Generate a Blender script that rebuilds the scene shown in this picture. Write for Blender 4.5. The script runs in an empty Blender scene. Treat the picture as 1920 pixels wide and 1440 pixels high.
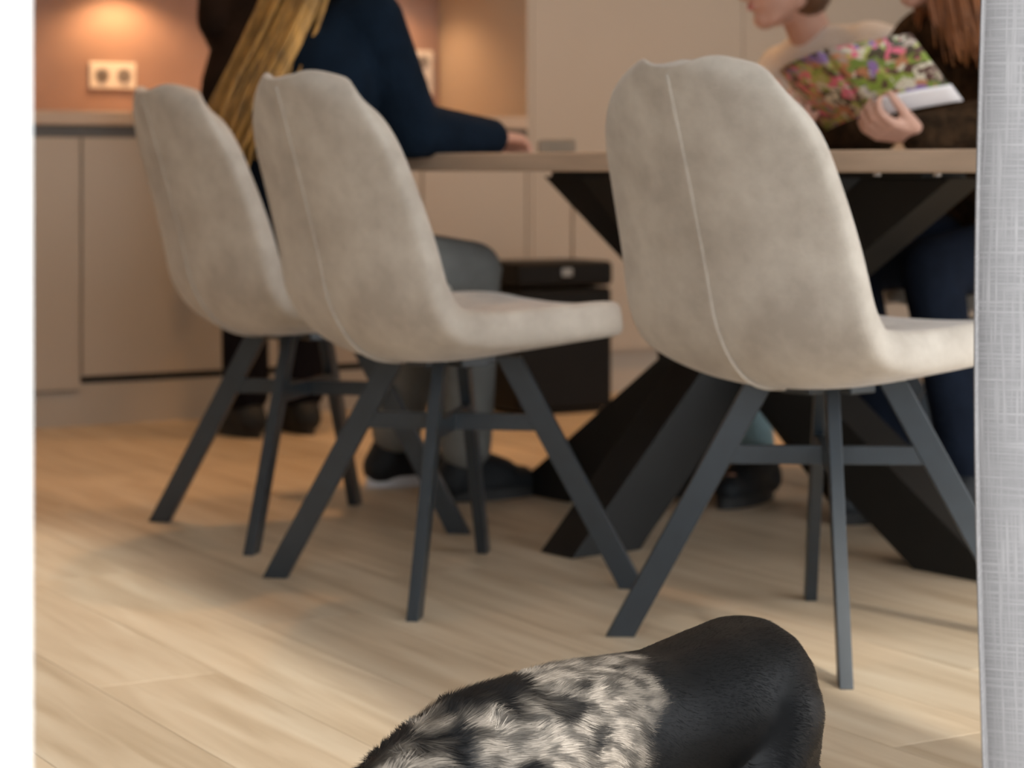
import bpy, bmesh, math, random
from mathutils import Vector, Matrix, noise, Quaternion
random.seed(7)
S = bpy.context.scene
COL = S.collection
PI = math.pi

# ------------------------------------------------------------------ camera, world, exposure
FPX, CAMH, HORY = 4200.0, 0.74, 312.0
cam = bpy.data.cameras.new('camera'); camo = bpy.data.objects.new('camera', cam); COL.objects.link(camo)
cam.sensor_width = 36.0; cam.lens = FPX / 1920 * 36.0
cam.shift_y = (HORY - 720) / 1920
cam.clip_start = 0.05
camo.location = (0, 0, CAMH); camo.rotation_euler = (PI / 2, 0, 0)
cam.dof.use_dof = True; cam.dof.focus_distance = 2.3; cam.dof.aperture_fstop = 6.0
S.camera = camo

W = bpy.data.worlds.new('overcast_sky'); S.world = W; W.use_nodes = True
bg = W.node_tree.nodes['Background']
bg.inputs[0].default_value = (0.92, 0.96, 1.0, 1); bg.inputs[1].default_value = 1.15
# hazy low sun from the garden, shining in through the open door
sun = bpy.data.lights.new('sun', 'SUN'); suno = bpy.data.objects.new('sun', sun); COL.objects.link(suno)
sun.energy = 0.78; sun.angle = math.radians(4.0); sun.color = (1.0, 0.94, 0.84)
_a = math.radians(30.6); _u, _w = 0.10, 1.0
suno.rotation_euler = Vector((_u * math.cos(_a) - _w * math.sin(_a), _u * math.sin(_a) + _w * math.cos(_a), -0.70)).to_track_quat('-Z', 'Y').to_euler()
S.view_settings.view_transform = 'Standard'; S.view_settings.look = 'None'
S.view_settings.gamma = 1.0; S.view_settings.use_curve_mapping = False
S.view_settings.exposure = 1.95

# ------------------------------------------------------------------ frames
RA = math.radians(30.6)                      # the room's axes: u along the kitchen, w from the garden door to the kitchen
def R(u, w, z=0.0):
    return Vector((u * math.cos(RA) - w * math.sin(RA), u * math.sin(RA) + w * math.cos(RA), z))

# ------------------------------------------------------------------ materials
def mat(name, col, rough=0.6, var=0.0, scale=8.0, bump=0.0, bscale=60.0, spec=0.5, metal=0.0, sheen=0.0, emit=None, estr=0.0, stretch=None):
    m = bpy.data.materials.new(name); m.use_nodes = True
    nt = m.node_tree; b = nt.nodes['Principled BSDF']
    b.inputs['Base Color'].default_value = (*col, 1); b.inputs['Roughness'].default_value = rough
    b.inputs['Specular IOR Level'].default_value = spec; b.inputs['Metallic'].default_value = metal
    if sheen: b.inputs['Sheen Weight'].default_value = sheen; b.inputs['Sheen Roughness'].default_value = 0.5
    if emit: b.inputs['Emission Color'].default_value = (*emit, 1); b.inputs['Emission Strength'].default_value = estr
    tc = nt.nodes.new('ShaderNodeTexCoord'); mp = nt.nodes.new('ShaderNodeMapping')
    nt.links.new(tc.outputs['Object'], mp.inputs[0])
    if stretch: mp.inputs['Scale'].default_value = stretch
    if var:
        n = nt.nodes.new('ShaderNodeTexNoise'); n.inputs['Scale'].default_value = scale; n.inputs['Detail'].default_value = 5
        nt.links.new(mp.outputs[0], n.inputs['Vector'])
        r = nt.nodes.new('ShaderNodeValToRGB')
        r.color_ramp.elements[0].position = 0.3; r.color_ramp.elements[1].position = 0.7
        r.color_ramp.elements[0].color = (*[max(0, c * (1 - var)) for c in col], 1)
        r.color_ramp.elements[1].color = (*[min(1, c * (1 + var)) for c in col], 1)
        nt.links.new(n.outputs['Fac'], r.inputs[0]); nt.links.new(r.outputs[0], b.inputs['Base Color'])
    if bump:
        n2 = nt.nodes.new('ShaderNodeTexNoise'); n2.inputs['Scale'].default_value = bscale; n2.inputs['Detail'].default_value = 3
        nt.links.new(mp.outputs[0], n2.inputs['Vector'])
        bp = nt.nodes.new('ShaderNodeBump'); bp.inputs['Strength'].default_value = bump; bp.inputs['Distance'].default_value = 0.01
        nt.links.new(n2.outputs['Fac'], bp.inputs['Height']); nt.links.new(bp.outputs[0], b.inputs['Normal'])
    return m

def wood_mat():
    m = bpy.data.materials.new('oak_plank'); m.use_nodes = True
    nt = m.node_tree; b = nt.nodes['Principled BSDF']; L = nt.links.new
    tc = nt.nodes.new('ShaderNodeTexCoord'); oi = nt.nodes.new('ShaderNodeObjectInfo')
    cb = nt.nodes.new('ShaderNodeCombineXYZ'); mul = nt.nodes.new('ShaderNodeMath'); mul.operation = 'MULTIPLY'; mul.inputs[1].default_value = 37.0
    L(oi.outputs['Random'], mul.inputs[0]); L(mul.outputs[0], cb.inputs[0]); L(mul.outputs[0], cb.inputs[2])
    add = nt.nodes.new('ShaderNodeVectorMath'); L(tc.outputs['Object'], add.inputs[0]); L(cb.outputs[0], add.inputs[1])
    mp = nt.nodes.new('ShaderNodeMapping'); mp.inputs['Scale'].default_value = (14, 1.1, 1); L(add.outputs[0], mp.inputs[0])
    n = nt.nodes.new('ShaderNodeTexNoise'); n.inputs['Scale'].default_value = 1.6; n.inputs['Detail'].default_value = 6; n.inputs['Distortion'].default_value = 0.6
    L(mp.outputs[0], n.inputs['Vector'])
    r = nt.nodes.new('ShaderNodeValToRGB'); e = r.color_ramp.elements
    e[0].position = 0.28; e[0].color = (0.475, 0.365, 0.245, 1); e[1].position = 0.72; e[1].color = (0.665, 0.56, 0.42, 1)
    x = r.color_ramp.elements.new(0.5); x.color = (0.59, 0.475, 0.34, 1)
    L(n.outputs['Fac'], r.inputs[0])
    hs = nt.nodes.new('ShaderNodeHueSaturation')
    mr = nt.nodes.new('ShaderNodeMapRange'); mr.inputs[3].default_value = 0.88; mr.inputs[4].default_value = 1.10
    L(oi.outputs['Random'], mr.inputs[0]); L(mr.outputs[0], hs.inputs['Value']); L(r.outputs[0], hs.inputs['Color'])
    L(hs.outputs[0], b.inputs['Base Color'])
    b.inputs['Roughness'].default_value = 0.48; b.inputs['Specular IOR Level'].default_value = 0.4
    mp2 = nt.nodes.new('ShaderNodeMapping'); mp2.inputs['Scale'].default_value = (120, 6, 1); L(add.outputs[0], mp2.inputs[0])
    n2 = nt.nodes.new('ShaderNodeTexNoise'); n2.inputs['Scale'].default_value = 1.0; L(mp2.outputs[0], n2.inputs['Vector'])
    bp = nt.nodes.new('ShaderNodeBump'); bp.inputs['Strength'].default_value = 0.15; bp.inputs['Distance'].default_value = 0.004
    L(n2.outputs['Fac'], bp.inputs['Height']); L(bp.outputs[0], b.inputs['Normal'])
    return m

def fabric_mat():
    m = bpy.data.materials.new('beige_chair_fabric'); m.use_nodes = True
    nt = m.node_tree; b = nt.nodes['Principled BSDF']; L = nt.links.new
    tc = nt.nodes.new('ShaderNodeTexCoord')
    n = nt.nodes.new('ShaderNodeTexNoise'); n.inputs['Scale'].default_value = 9; n.inputs['Detail'].default_value = 7; n.inputs['Roughness'].default_value = 0.65
    L(tc.outputs['Object'], n.inputs['Vector'])
    r = nt.nodes.new('ShaderNodeValToRGB'); e = r.color_ramp.elements
    e[0].position = 0.36; e[0].color = (0.43, 0.378, 0.322, 1); e[1].position = 0.64; e[1].color = (0.585, 0.53, 0.462, 1)
    L(n.outputs['Fac'], r.inputs[0]); L(r.outputs[0], b.inputs['Base Color'])
    b.inputs['Roughness'].default_value = 0.9; b.inputs['Specular IOR Level'].default_value = 0.2
    b.inputs['Sheen Weight'].default_value = 0.35; b.inputs['Sheen Roughness'].default_value = 0.4
    n2 = nt.nodes.new('ShaderNodeTexNoise'); n2.inputs['Scale'].default_value = 320; n2.inputs['Detail'].default_value = 2
    L(tc.outputs['Object'], n2.inputs['Vector'])
    bp = nt.nodes.new('ShaderNodeBump'); bp.inputs['Strength'].default_value = 0.25; bp.inputs['Distance'].default_value = 0.003
    L(n2.outputs['Fac'], bp.inputs['Height']); L(bp.outputs[0], b.inputs['Normal'])
    return m

def linen_mat():
    m = bpy.data.materials.new('grey_linen'); m.use_nodes = True
    nt = m.node_tree; b = nt.nodes['Principled BSDF']; L = nt.links.new
    uv = nt.nodes.new('ShaderNodeUVMap'); uv.uv_map = 'cloth'
    outs = []
    for sc in ((330, 9, 1), (9, 330, 1)):
        mp = nt.nodes.new('ShaderNodeMapping'); mp.inputs['Scale'].default_value = sc; L(uv.outputs[0], mp.inputs[0])
        n = nt.nodes.new('ShaderNodeTexNoise'); n.inputs['Scale'].default_value = 1.0; n.inputs['Detail'].default_value = 4; n.inputs['Roughness'].default_value = 0.7
        L(mp.outputs[0], n.inputs['Vector'])
        outs.append(n.outputs['Fac'])
    mx = nt.nodes.new('ShaderNodeMath'); mx.operation = 'MAXIMUM'; L(outs[0], mx.inputs[0]); L(outs[1], mx.inputs[1])
    r = nt.nodes.new('ShaderNodeValToRGB'); e = r.color_ramp.elements
    e[0].position = 0.47; e[0].color = (0.22, 0.215, 0.22, 1); e[1].position = 0.80; e[1].color = (0.37, 0.36, 0.365, 1)
    L(mx.outputs[0], r.inputs[0]); L(r.outputs[0], b.inputs['Base Color'])
    b.inputs['Roughness'].default_value = 0.9; b.inputs['Specular IOR Level'].default_value = 0.15
    tr = nt.nodes.new('ShaderNodeBsdfTranslucent'); L(r.outputs[0], tr.inputs['Color'])
    ms = nt.nodes.new('ShaderNodeMixShader'); ms.inputs[0].default_value = 0.25
    L(b.outputs[0], ms.inputs[1]); L(tr.outputs[0], ms.inputs[2]); L(ms.outputs[0], nt.nodes['Material Output'].inputs['Surface'])
    bp = nt.nodes.new('ShaderNodeBump'); bp.inputs['Strength'].default_value = 0.4; bp.inputs['Distance'].default_value = 0.002
    L(mx.outputs[0], bp.inputs['Height']); L(bp.outputs[0], b.inputs['Normal'])
    return m

def print_mat():
    m = bpy.data.materials.new('flower_print'); m.use_nodes = True
    nt = m.node_tree; b = nt.nodes['Principled BSDF']; L = nt.links.new
    tc = nt.nodes.new('ShaderNodeTexCoord')
    nz = nt.nodes.new('ShaderNodeTexNoise'); nz.inputs['Scale'].default_value = 30; L(tc.outputs['Object'], nz.inputs['Vector'])
    mxv = nt.nodes.new('ShaderNodeMix'); mxv.data_type = 'VECTOR'; mxv.inputs['Factor'].default_value = 0.10
    L(tc.outputs['Object'], mxv.inputs[4]); L(nz.outputs['Color'], mxv.inputs[5])
    v = nt.nodes.new('ShaderNodeTexVoronoi'); v.inputs['Scale'].default_value = 42; L(mxv.outputs[1], v.inputs['Vector'])
    sp = nt.nodes.new('ShaderNodeSeparateColor'); L(v.outputs['Color'], sp.inputs[0])
    r = nt.nodes.new('ShaderNodeValToRGB'); r.color_ramp.interpolation = 'CONSTANT'
    cols = [(0.07, 0.06, 0.035), (0.22, 0.30, 0.05), (0.40, 0.42, 0.12), (0.10, 0.05, 0.04), (0.70, 0.16, 0.24), (0.45, 0.20, 0.10), (0.62, 0.58, 0.45), (0.27, 0.17, 0.40), (0.17, 0.25, 0.05), (0.38, 0.30, 0.24)]
    e = r.color_ramp.elements
    e[0].position = 0; e[0].color = (*cols[0], 1); e[1].position = 0.1; e[1].color = (*cols[1], 1)
    for i in range(2, 10):
        k = e.new(i / 10); k.color = (*cols[i], 1)
    L(sp.outputs[0], r.inputs[0])
    L(r.outputs[0], b.inputs['Base Color']); b.inputs['Roughness'].default_value = 0.45
    return m

def coat_mat():
    m = bpy.data.materials.new('merle_coat'); m.use_nodes = True
    nt = m.node_tree; b = nt.nodes['Principled BSDF']
    a = nt.nodes.new('ShaderNodeAttribute'); a.attribute_name = 'coat'
    nt.links.new(a.outputs['Color'], b.inputs['Base Color'])
    b.inputs['Roughness'].default_value = 0.48; b.inputs['Specular IOR Level'].default_value = 0.22
    return m

M = {}
M['oak'] = wood_mat(); M['fabric'] = fabric_mat(); M['linen'] = linen_mat(); M['print'] = print_mat(); M['coat'] = coat_mat()
M['wall'] = mat('warm_white_plaster', (0.74, 0.70, 0.64), 0.9, 0.03, 3, 0.05, 80)
M['ceil'] = mat('white_ceiling', (0.80, 0.79, 0.77), 0.9, 0.02, 3)
M['frame'] = mat('white_door_frame', (0.66, 0.67, 0.67), 0.5, 0.01, 3)
M['patio'] = mat('grey_patio_stone', (0.36, 0.35, 0.33), 0.85, 0.15, 4, 0.2, 40)
M['sub'] = mat('dark_floor_base', (0.20, 0.15, 0.10), 0.9, 0.1, 5)
M['cab'] = mat('cashmere_cabinet', (0.48, 0.42, 0.35), 0.5, 0.02, 2, spec=0.35)
M['cabgap'] = mat('cabinet_recess', (0.16, 0.145, 0.13), 0.6, 0.05, 4)
M['kplinth'] = mat('plinth', (0.46, 0.41, 0.345), 0.55, 0.03, 3)
M['toeshade'] = mat('painted_toe_shade', (0.02, 0.018, 0.016), 0.7, 0.1, 10)  # near-black colour for the painted shade above the plinths
M['worktop'] = mat('worktop', (0.52, 0.40, 0.30), 0.45, 0.08, 6)
M['splash'] = mat('rose_brown_stone', (0.38, 0.25, 0.20), 0.55, 0.10, 5, 0.05, 30)
M['white_plastic'] = mat('white_plastic', (0.80, 0.77, 0.70), 0.4, 0.01, 5)
M['grey_plastic'] = mat('grey_plastic', (0.35, 0.33, 0.31), 0.5, 0.03, 5)
M['metal'] = mat('anthracite_metal', (0.017, 0.025, 0.033), 0.36, 0.12, 30, 0.05, 400, spec=0.6)
M['blackmetal'] = mat('black_steel', (0.010, 0.010, 0.0095), 0.5, 0.15, 12, 0.05, 200, spec=0.3)
M['tabletop'] = mat('pale_oak_table', (0.55, 0.41, 0.30), 0.5, 0.12, 5, 0.08, 40, stretch=(8, 1, 8))
M['bin'] = mat('black_bin_plastic', (0.006, 0.006, 0.006), 0.5, 0.1, 10, spec=0.2)
M['steel'] = mat('brushed_steel', (0.5, 0.5, 0.5), 0.3, 0.05, 30, metal=1.0)
M['skin'] = mat('skin', (0.56, 0.33, 0.25), 0.55, 0.08, 18, 0.05, 120)
M['navy'] = mat('navy_knit', (0.005, 0.011, 0.021), 0.95, 0.2, 20, 0.4, 120, spec=0.1)
M['greytrousers'] = mat('grey_trousers', (0.20, 0.205, 0.20), 0.9, 0.15, 12, 0.4, 50, spec=0.15)
M['shoe'] = mat('dark_shoe', (0.012, 0.015, 0.018), 0.6, 0.2, 20, spec=0.3)
M['sole'] = mat('white_sole', (0.75, 0.75, 0.78), 0.6, 0.04, 20)
M['blacksole'] = mat('black_sole', (0.02, 0.02, 0.02), 0.7, 0.1, 20)
M['blond'] = mat('golden_blond_hair', (0.40, 0.21, 0.05), 0.45, 0.55, 16, 0.3, 120, stretch=(3, 3, 0.6))
M['brownhair'] = mat('brown_hair', (0.12, 0.055, 0.025), 0.5, 0.4, 30, 0.5, 140)
M['ginger'] = mat('ginger_hair', (0.26, 0.095, 0.03), 0.45, 0.45, 20, 0.3, 120, stretch=(3, 3, 0.6))
M['darkhair'] = mat('dark_brown_hair', (0.035, 0.018, 0.010), 0.45, 0.4, 20, 0.4, 120)
M['darkjacket'] = mat('dark_brown_jacket', (0.012, 0.007, 0.005), 0.9, 0.3, 14, 0.5, 60, spec=0.1)
M['blacktrousers'] = mat('black_trousers', (0.006, 0.006, 0.009), 0.9, 0.2, 14, 0.3, 50, spec=0.1)
M['navyjeans'] = mat('navy_jeans', (0.008, 0.012, 0.022), 0.9, 0.25, 14, 0.3, 80, spec=0.1)
M['cream'] = mat('cream_sweater', (0.60, 0.55, 0.50), 0.95, 0.06, 14, 0.5, 110, sheen=0.2)
M['brownfleece'] = mat('dark_brown_fleece', (0.032, 0.018, 0.009), 0.95, 0.6, 40, 1.0, 70, spec=0.1)
M['eyewhite'] = mat('eye_white', (0.8, 0.78, 0.75), 0.3, 0.02, 30)
M['iris'] = mat('iris', (0.05, 0.07, 0.08), 0.2, 0.2, 60)
M['lips'] = mat('lips', (0.50, 0.19, 0.17), 0.5, 0.1, 40)
M['paper'] = mat('white_paper', (0.80, 0.77, 0.77), 0.6, 0.02, 10)
M['bluecloth'] = mat('light_blue_sock', (0.28, 0.42, 0.46), 0.9, 0.15, 20, 0.4, 100)
M['greycase'] = mat('olive_grey_cloth', (0.24, 0.21, 0.165), 0.8, 0.1, 20)
M['bulb'] = mat('warm_lamp_lens', (1, 0.8, 0.55), 0.5, 0, emit=(1.0, 0.62, 0.30), estr=8)
M['dogdark'] = mat('dog_nose', (0.01, 0.01, 0.01), 0.35, 0.1, 40)

# ------------------------------------------------------------------ helpers
def tag(o, label, cat, group=None):
    o['label'] = label; o['category'] = cat
    if group: o['group'] = group
    return o
def empty(name, loc=(0, 0, 0), rz=0.0):
    o = bpy.data.objects.new(name, None); COL.objects.link(o); o.empty_display_size = 0.1
    o.location = loc; o.rotation_euler = (0, 0, rz); return o
def link(name, me, m, parent=None, loc=None, rz=0.0):
    o = bpy.data.objects.new(name, me); COL.objects.link(o)
    if m is not None:
        me.materials.clear(); me.materials.append(m)
    if parent: o.parent = parent
    if loc is not None: o.location = loc
    o.rotation_euler = (0, 0, rz)
    return o
def done(name, bm, smooth=False):
    me = bpy.data.meshes.new(name); bmesh.ops.recalc_face_normals(bm, faces=bm.faces); bm.to_mesh(me); bm.free()
    if smooth:
        for p in me.polygons: p.use_smooth = True
    return me
def box(bm, x0, x1, y0, y1, z0, z1, bev=0.0, seg=1):
    r = bmesh.ops.create_cube(bm, size=1.0)
    vs = r['verts']
    for v in vs:
        v.co = Vector(((x0 + x1) / 2 + v.co.x * (x1 - x0), (y0 + y1) / 2 + v.co.y * (y1 - y0), (z0 + z1) / 2 + v.co.z * (z1 - z0)))
    if bev:
        es = list({e for v in vs for e in v.link_edges})
        bmesh.ops.bevel(bm, geom=es, offset=bev, segments=seg, affect='EDGES', profile=0.5)
def boxo(name, x0, x1, y0, y1, z0, z1, m, parent=None, bev=0.0, seg=2, rz=0.0):
    bm = bmesh.new(); box(bm, x0, x1, y0, y1, z0, z1, bev, seg)
    return link(name, done(name, bm), m, parent, rz=rz)
def beam(bm, p0, p1, side, wa, wb, cut0=None, cut1=None, bev=0.0):
    """rectangular bar from p0 to p1; 'side' is the thin axis; wa = width across (in plane), wb = thickness along side.
    cut0/cut1: heights at which the ends are cut level."""
    p0 = Vector(p0); p1 = Vector(p1); ax = (p1 - p0).normalized(); sd = Vector(side).normalized()
    up = ax.cross(sd).normalized(); sd = up.cross(ax).normalized()
    ring = []
    for p, cut in ((p0, cut0), (p1, cut1)):
        vs = []
        for a, b_ in ((-1, -1), (1, -1), (1, 1), (-1, 1)):
            q = p + up * (a * wa / 2) + sd * (b_ * wb / 2)
            if cut is not None and abs(ax.z) > 1e-4: q = q + ax * ((cut - q.z) / ax.z)
            vs.append(bm.verts.new(q))
        ring.append(vs)
    fs = [bm.faces.new(ring[0]), bm.faces.new(ring[1][::-1])]
    for i in range(4):
        j = (i + 1) % 4; fs.append(bm.faces.new((ring[0][i], ring[1][i], ring[1][j], ring[0][j])))
    if bev:
        es = list({e for f in fs for e in f.edges}); bmesh.ops.bevel(bm, geom=es, offset=bev, segments=2, affect='EDGES', profile=0.5)
def cyl(bm, c, r0, r1, z0, z1, n=24, cap=True):
    a = [bm.verts.new((c[0] + r0 * math.cos(2 * PI * i / n), c[1] + r0 * math.sin(2 * PI * i / n), z0)) for i in range(n)]
    b = [bm.verts.new((c[0] + r1 * math.cos(2 * PI * i / n), c[1] + r1 * math.sin(2 * PI * i / n), z1)) for i in range(n)]
    for i in range(n):
        j = (i + 1) % n; bm.faces.new((a[i], a[j], b[j], b[i]))
    if cap: bm.faces.new(a[::-1]); bm.faces.new(b)
def tube(bm, pts, rads, n=8, flat=None):
    """a tapering tube through pts"""
    pts = [Vector(p) for p in pts]; rings = []
    prev = None
    for i, p in enumerate(pts):
        t = (pts[min(i + 1, len(pts) - 1)] - pts[max(i - 1, 0)]).normalized()
        if prev is None:
            up = Vector((0, 0, 1)) if abs(t.z) < 0.9 else Vector((1, 0, 0))
            a = t.cross(up).normalized()
        else:
            a = (prev - t * prev.dot(t)).normalized()
        prev = a; b = t.cross(a).normalized(); r = rads[i] if hasattr(rads, '__len__') else rads
        rings.append([bm.verts.new(p + a * (r * math.cos(2 * PI * k / n)) + b * (r * math.sin(2 * PI * k / n))) for k in range(n)])
    for i in range(len(rings) - 1):
        for k in range(n):
            l = (k + 1) % n; bm.faces.new((rings[i][k], rings[i][l], rings[i + 1][l], rings[i + 1][k]))
    bm.faces.new(rings[0][::-1]); bm.faces.new(rings[-1])
def ball(bm, c, r, rot=None, u=16, v=10):
    c = Vector(c); rr = Vector(r) if hasattr(r, '__len__') else Vector((r, r, r))
    q = rot if rot is not None else Quaternion()
    P_ = lambda x, y, z: bm.verts.new(c + q @ Vector((x * rr.x, y * rr.y, z * rr.z)))
    top, bot = P_(0, 0, 1), P_(0, 0, -1); rings = []
    for i in range(1, v):
        a = PI * i / v; rings.append([P_(math.sin(a) * math.cos(2 * PI * k / u), math.sin(a) * math.sin(2 * PI * k / u), math.cos(a)) for k in range(u)])
    for k in range(u):
        l = (k + 1) % u; bm.faces.new((top, rings[0][k], rings[0][l])); bm.faces.new((bot, rings[-1][l], rings[-1][k]))
        for i in range(v - 2): bm.faces.new((rings[i][k], rings[i + 1][k], rings[i + 1][l], rings[i][l]))
def cap(bm, p0, p1, r0, r1, n=14):
    """tapered capsule"""
    p0 = Vector(p0); p1 = Vector(p1); L = (p1 - p0).length
    ball(bm, p0, r0, u=n, v=8); ball(bm, p1, r1, u=n, v=8)
    if L > 1e-5:
        ax = (p1 - p0) / L; s = (r0 - r1) / L; s = max(-0.95, min(0.95, s)); c = math.sqrt(1 - s * s)
        tube(bm, [p0 + ax * r0 * s, p1 + ax * r1 * s], [r0 * c, r1 * c], n=n)
def fuse(name, bm, voxel=0.006, smooth=4, fac=0.5):
    """one continuous surface out of overlapping volumes"""
    me = done(name + '_src', bm)
    o = bpy.data.objects.new('tmp', me); COL.objects.link(o)
    r = o.modifiers.new('r', 'REMESH'); r.mode = 'VOXEL'; r.voxel_size = voxel
    s = o.modifiers.new('s', 'SMOOTH'); s.factor = fac; s.iterations = smooth
    dg = bpy.context.evaluated_depsgraph_get(); dg.update()
    out = bpy.data.meshes.new_from_object(o.evaluated_get(dg), depsgraph=dg)
    bpy.data.objects.remove(o); bpy.data.meshes.remove(me)
    out.name = name
    for p in out.polygons: p.use_smooth = True
    return out
def wlink(name, me, m, root):
    """mesh authored in world coordinates, parented to an unrotated root"""
    me.transform(Matrix.Translation(-Vector(root.location)))
    return link(name, me, m, root)
def copy_tree(o, parent=None):
    c = o.copy(); COL.objects.link(c); c.parent = parent
    for ch in [x for x in list(bpy.data.objects) if x.parent == o]: copy_tree(ch, c)
    return c
def struct(o): o['kind'] = 'structure'; return o

# ------------------------------------------------------------------ room shell (room axes u, w)
U0, U1, W0, W1, CH = -0.6, 6.3, 1.26, 6.71, 2.6
WT = 0.15
floor = struct(boxo('floor', U0, U1, W0 - WT, W1, -0.06, -0.010, M['sub'], rz=RA))
# planks: each one its own piece, laid along w
PWD, PLN = 0.19, 1.38
def plank_mesh(w, l):
    bm = bmesh.new(); g = 0.0005; c = 0.0004; t = 0.0105
    x, y = w / 2 - g, l / 2 - g
    lo = [bm.verts.new(p) for p in ((-x, -y, -t), (x, -y, -t), (x, y, -t), (-x, y, -t))]
    mi = [bm.verts.new(p) for p in ((-x, -y, -c), (x, -y, -c), (x, y, -c), (-x, y, -c))]
    x -= c; y -= c
    hi = [bm.verts.new(p) for p in ((-x, -y, 0), (x, -y, 0), (x, y, 0), (-x, y, 0))]
    bm.faces.new(hi)
    for a, b in ((lo, mi), (mi, hi)):
        for i in range(4): bm.faces.new((a[i], a[(i + 1) % 4], b[(i + 1) % 4], b[i]))
    me = done('plank', bm); me.materials.append(M['oak']); return me
cache = {}
ncol = int(math.ceil((U1 - U0) / PWD))
offs = [0.0, 0.55, 1.02, 0.28, 0.83]
for i in range(ncol):
    ua = U0 + i * PWD; ub = min(ua + PWD, U1)
    w = W0 - WT - offs[i % 5]
    while w < W1:
        a, b = max(w, W0 - WT), min(w + PLN, W1)
        if b - a > 0.03:
            key = (round(ub - ua, 3), round(b - a, 3))
            if key not in cache: cache[key] = plank_mesh(ub - ua, b - a)
            o = bpy.data.objects.new('plank', cache[key]); COL.objects.link(o); o.parent = floor
            o.location = ((ua + ub) / 2, (a + b) / 2, 0)
        w += PLN
struct(boxo('ceiling', U0, U1, W0 - WT, W1, CH, CH + 0.1, M['ceil'], rz=RA))
struct(boxo('wall_left', U0 - 0.1, U0, W0 - WT, W1, -0.06, CH, M['wall'], rz=RA))
struct(boxo('wall_right', U1, U1 + 0.1, W0 - WT, W1, -0.06, CH, M['wall'], rz=RA))
struct(boxo('wall_back', U0, U1, W1, W1 + 0.1, -0.06, CH, M['wall'], rz=RA))
# garden front: opening from JU to 4.9
JU, JV = 0.368, 4.9
bm = bmesh.new()
box(bm, U0, JU - 0.07, W0 - WT, W0, -0.06, CH); box(bm, JV + 0.07, U1, W0 - WT, W0, -0.06, CH); box(bm, JU - 0.07, JV + 0.07, W0 - WT, W0, 2.42, CH)
struct(link('wall_front', done('wall_front', bm), M['frame'], rz=RA))
bm = bmesh.new()
box(bm, JU - 0.07, JU, W0 - WT - 0.012, W0 + 0.01, -0.01, 2.42, 0.003); box(bm, JV, JV + 0.07, W0 - WT - 0.012, W0 + 0.01, -0.01, 2.42, 0.003)
box(bm, JU, JV, W0 - WT - 0.012, W0 + 0.01, 2.36, 2.42, 0.003)
struct(link('trim_1', done('trim_1', bm), M['frame'], rz=RA))
struct(boxo('added_sun_blocker', 1.50, 6.4, W0 - WT - 1.8, W0 - WT - 0.001, 2.50, 2.60, M['ceil'], rz=RA))  # unseen slab over the patio, added to keep the sun off the chairs
struct(boxo('patio', -7, 9, -7, W0 - WT, -0.12, -0.03, M['patio'], rz=RA))

# ------------------------------------------------------------------ kitchen (room axes)
KF = 6.11                                   # cabinet fronts
def base_cabinet(ua, ub, label, flush):
    t = empty('base_cabinet', R(ua, KF), RA)
    w = ub - ua
    boxo('carcass', 0.002, w - 0.002, 0.024, 0.595, 0.125, 0.855, M['cab'], t)
    zb = 0.105 if flush else 0.142
    d = boxo('door', 0.003, w - 0.003, 0.0, 0.021, zb, 0.822, M['cab'], t, 0.0015)
    boxo('grip_recess', 0.0, w, 0.018, 0.026, 0.822, 0.857, M['cabgap'], t)
    if flush: boxo('plinth', 0.0, w, 0.012, 0.06, 0.0, 0.10, M['kplinth'], t)
    else:
        boxo('plinth', 0.0, w, 0.012, 0.06, 0.0, 0.120, M['kplinth'], t)
        boxo('toe_shade_strip', 0.0, w, 0.020, 0.06, 0.1205, 0.1415, M['toeshade'], t)  # black strip standing in for the shade between door and plinth
    tag(t, label, 'cabinet', 'kitchen base cabinets'); return t
base_cabinet(1.64, 2.19, 'beige handleless base cabinet at the left end, beside the white door frame', True)
base_cabinet(2.19, 2.74, 'beige handleless base cabinet behind the leftmost dining chair', False)
base_cabinet(2.74, 3.29, 'beige handleless base cabinet behind the standing person in dark clothes', False)
base_cabinet(3.29, 3.668, 'narrow beige base cabinet beside the tall cabinet', False)
base_cabinet(1.05, 1.64, 'beige handleless base cabinet hidden behind the white door frame', True)
o = boxo('worktop', 1.05, 3.668, KF - 0.006, W1 - 0.002, 0.858, 0.898, M['worktop'], None, 0.003, rz=RA)
tag(o, 'rose beige kitchen worktop running along the backsplash', 'worktop')
o = boxo('backsplash', 1.05, 3.668, W1 - 0.018, W1 - 0.001, 0.8985, 1.34, M['splash'], None, 0.0, rz=RA)
tag(o, 'rose brown stone backsplash lit by warm spots', 'backsplash')
# wall cabinets over the worktop
for k, (ua, ub, lab) in enumerate([(1.05, 1.85, 'wall cabinet over the double socket plate'), (1.85, 2.65, 'wall cabinet over the leftmost chair'),
                                   (2.65, 3.20, 'wall cabinet over the standing person'), (3.20, 3.668, 'wall cabinet next to the tall cabinet')]):
    t = empty('wall_cabinet', R(ua, W1 - 0.36, 1.34), RA); w = ub - ua
    boxo('carcass', 0.001, w - 0.001, 0.022, 0.358, 0.0, 0.80, M['cab'], t)
    boxo('door', 0.003, w - 0.003, 0.0, 0.020, -0.01, 0.80, M['cab'], t, 0.0015)
    tag(t, 'beige ' + lab, 'cabinet', 'wall cabinets')
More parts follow.
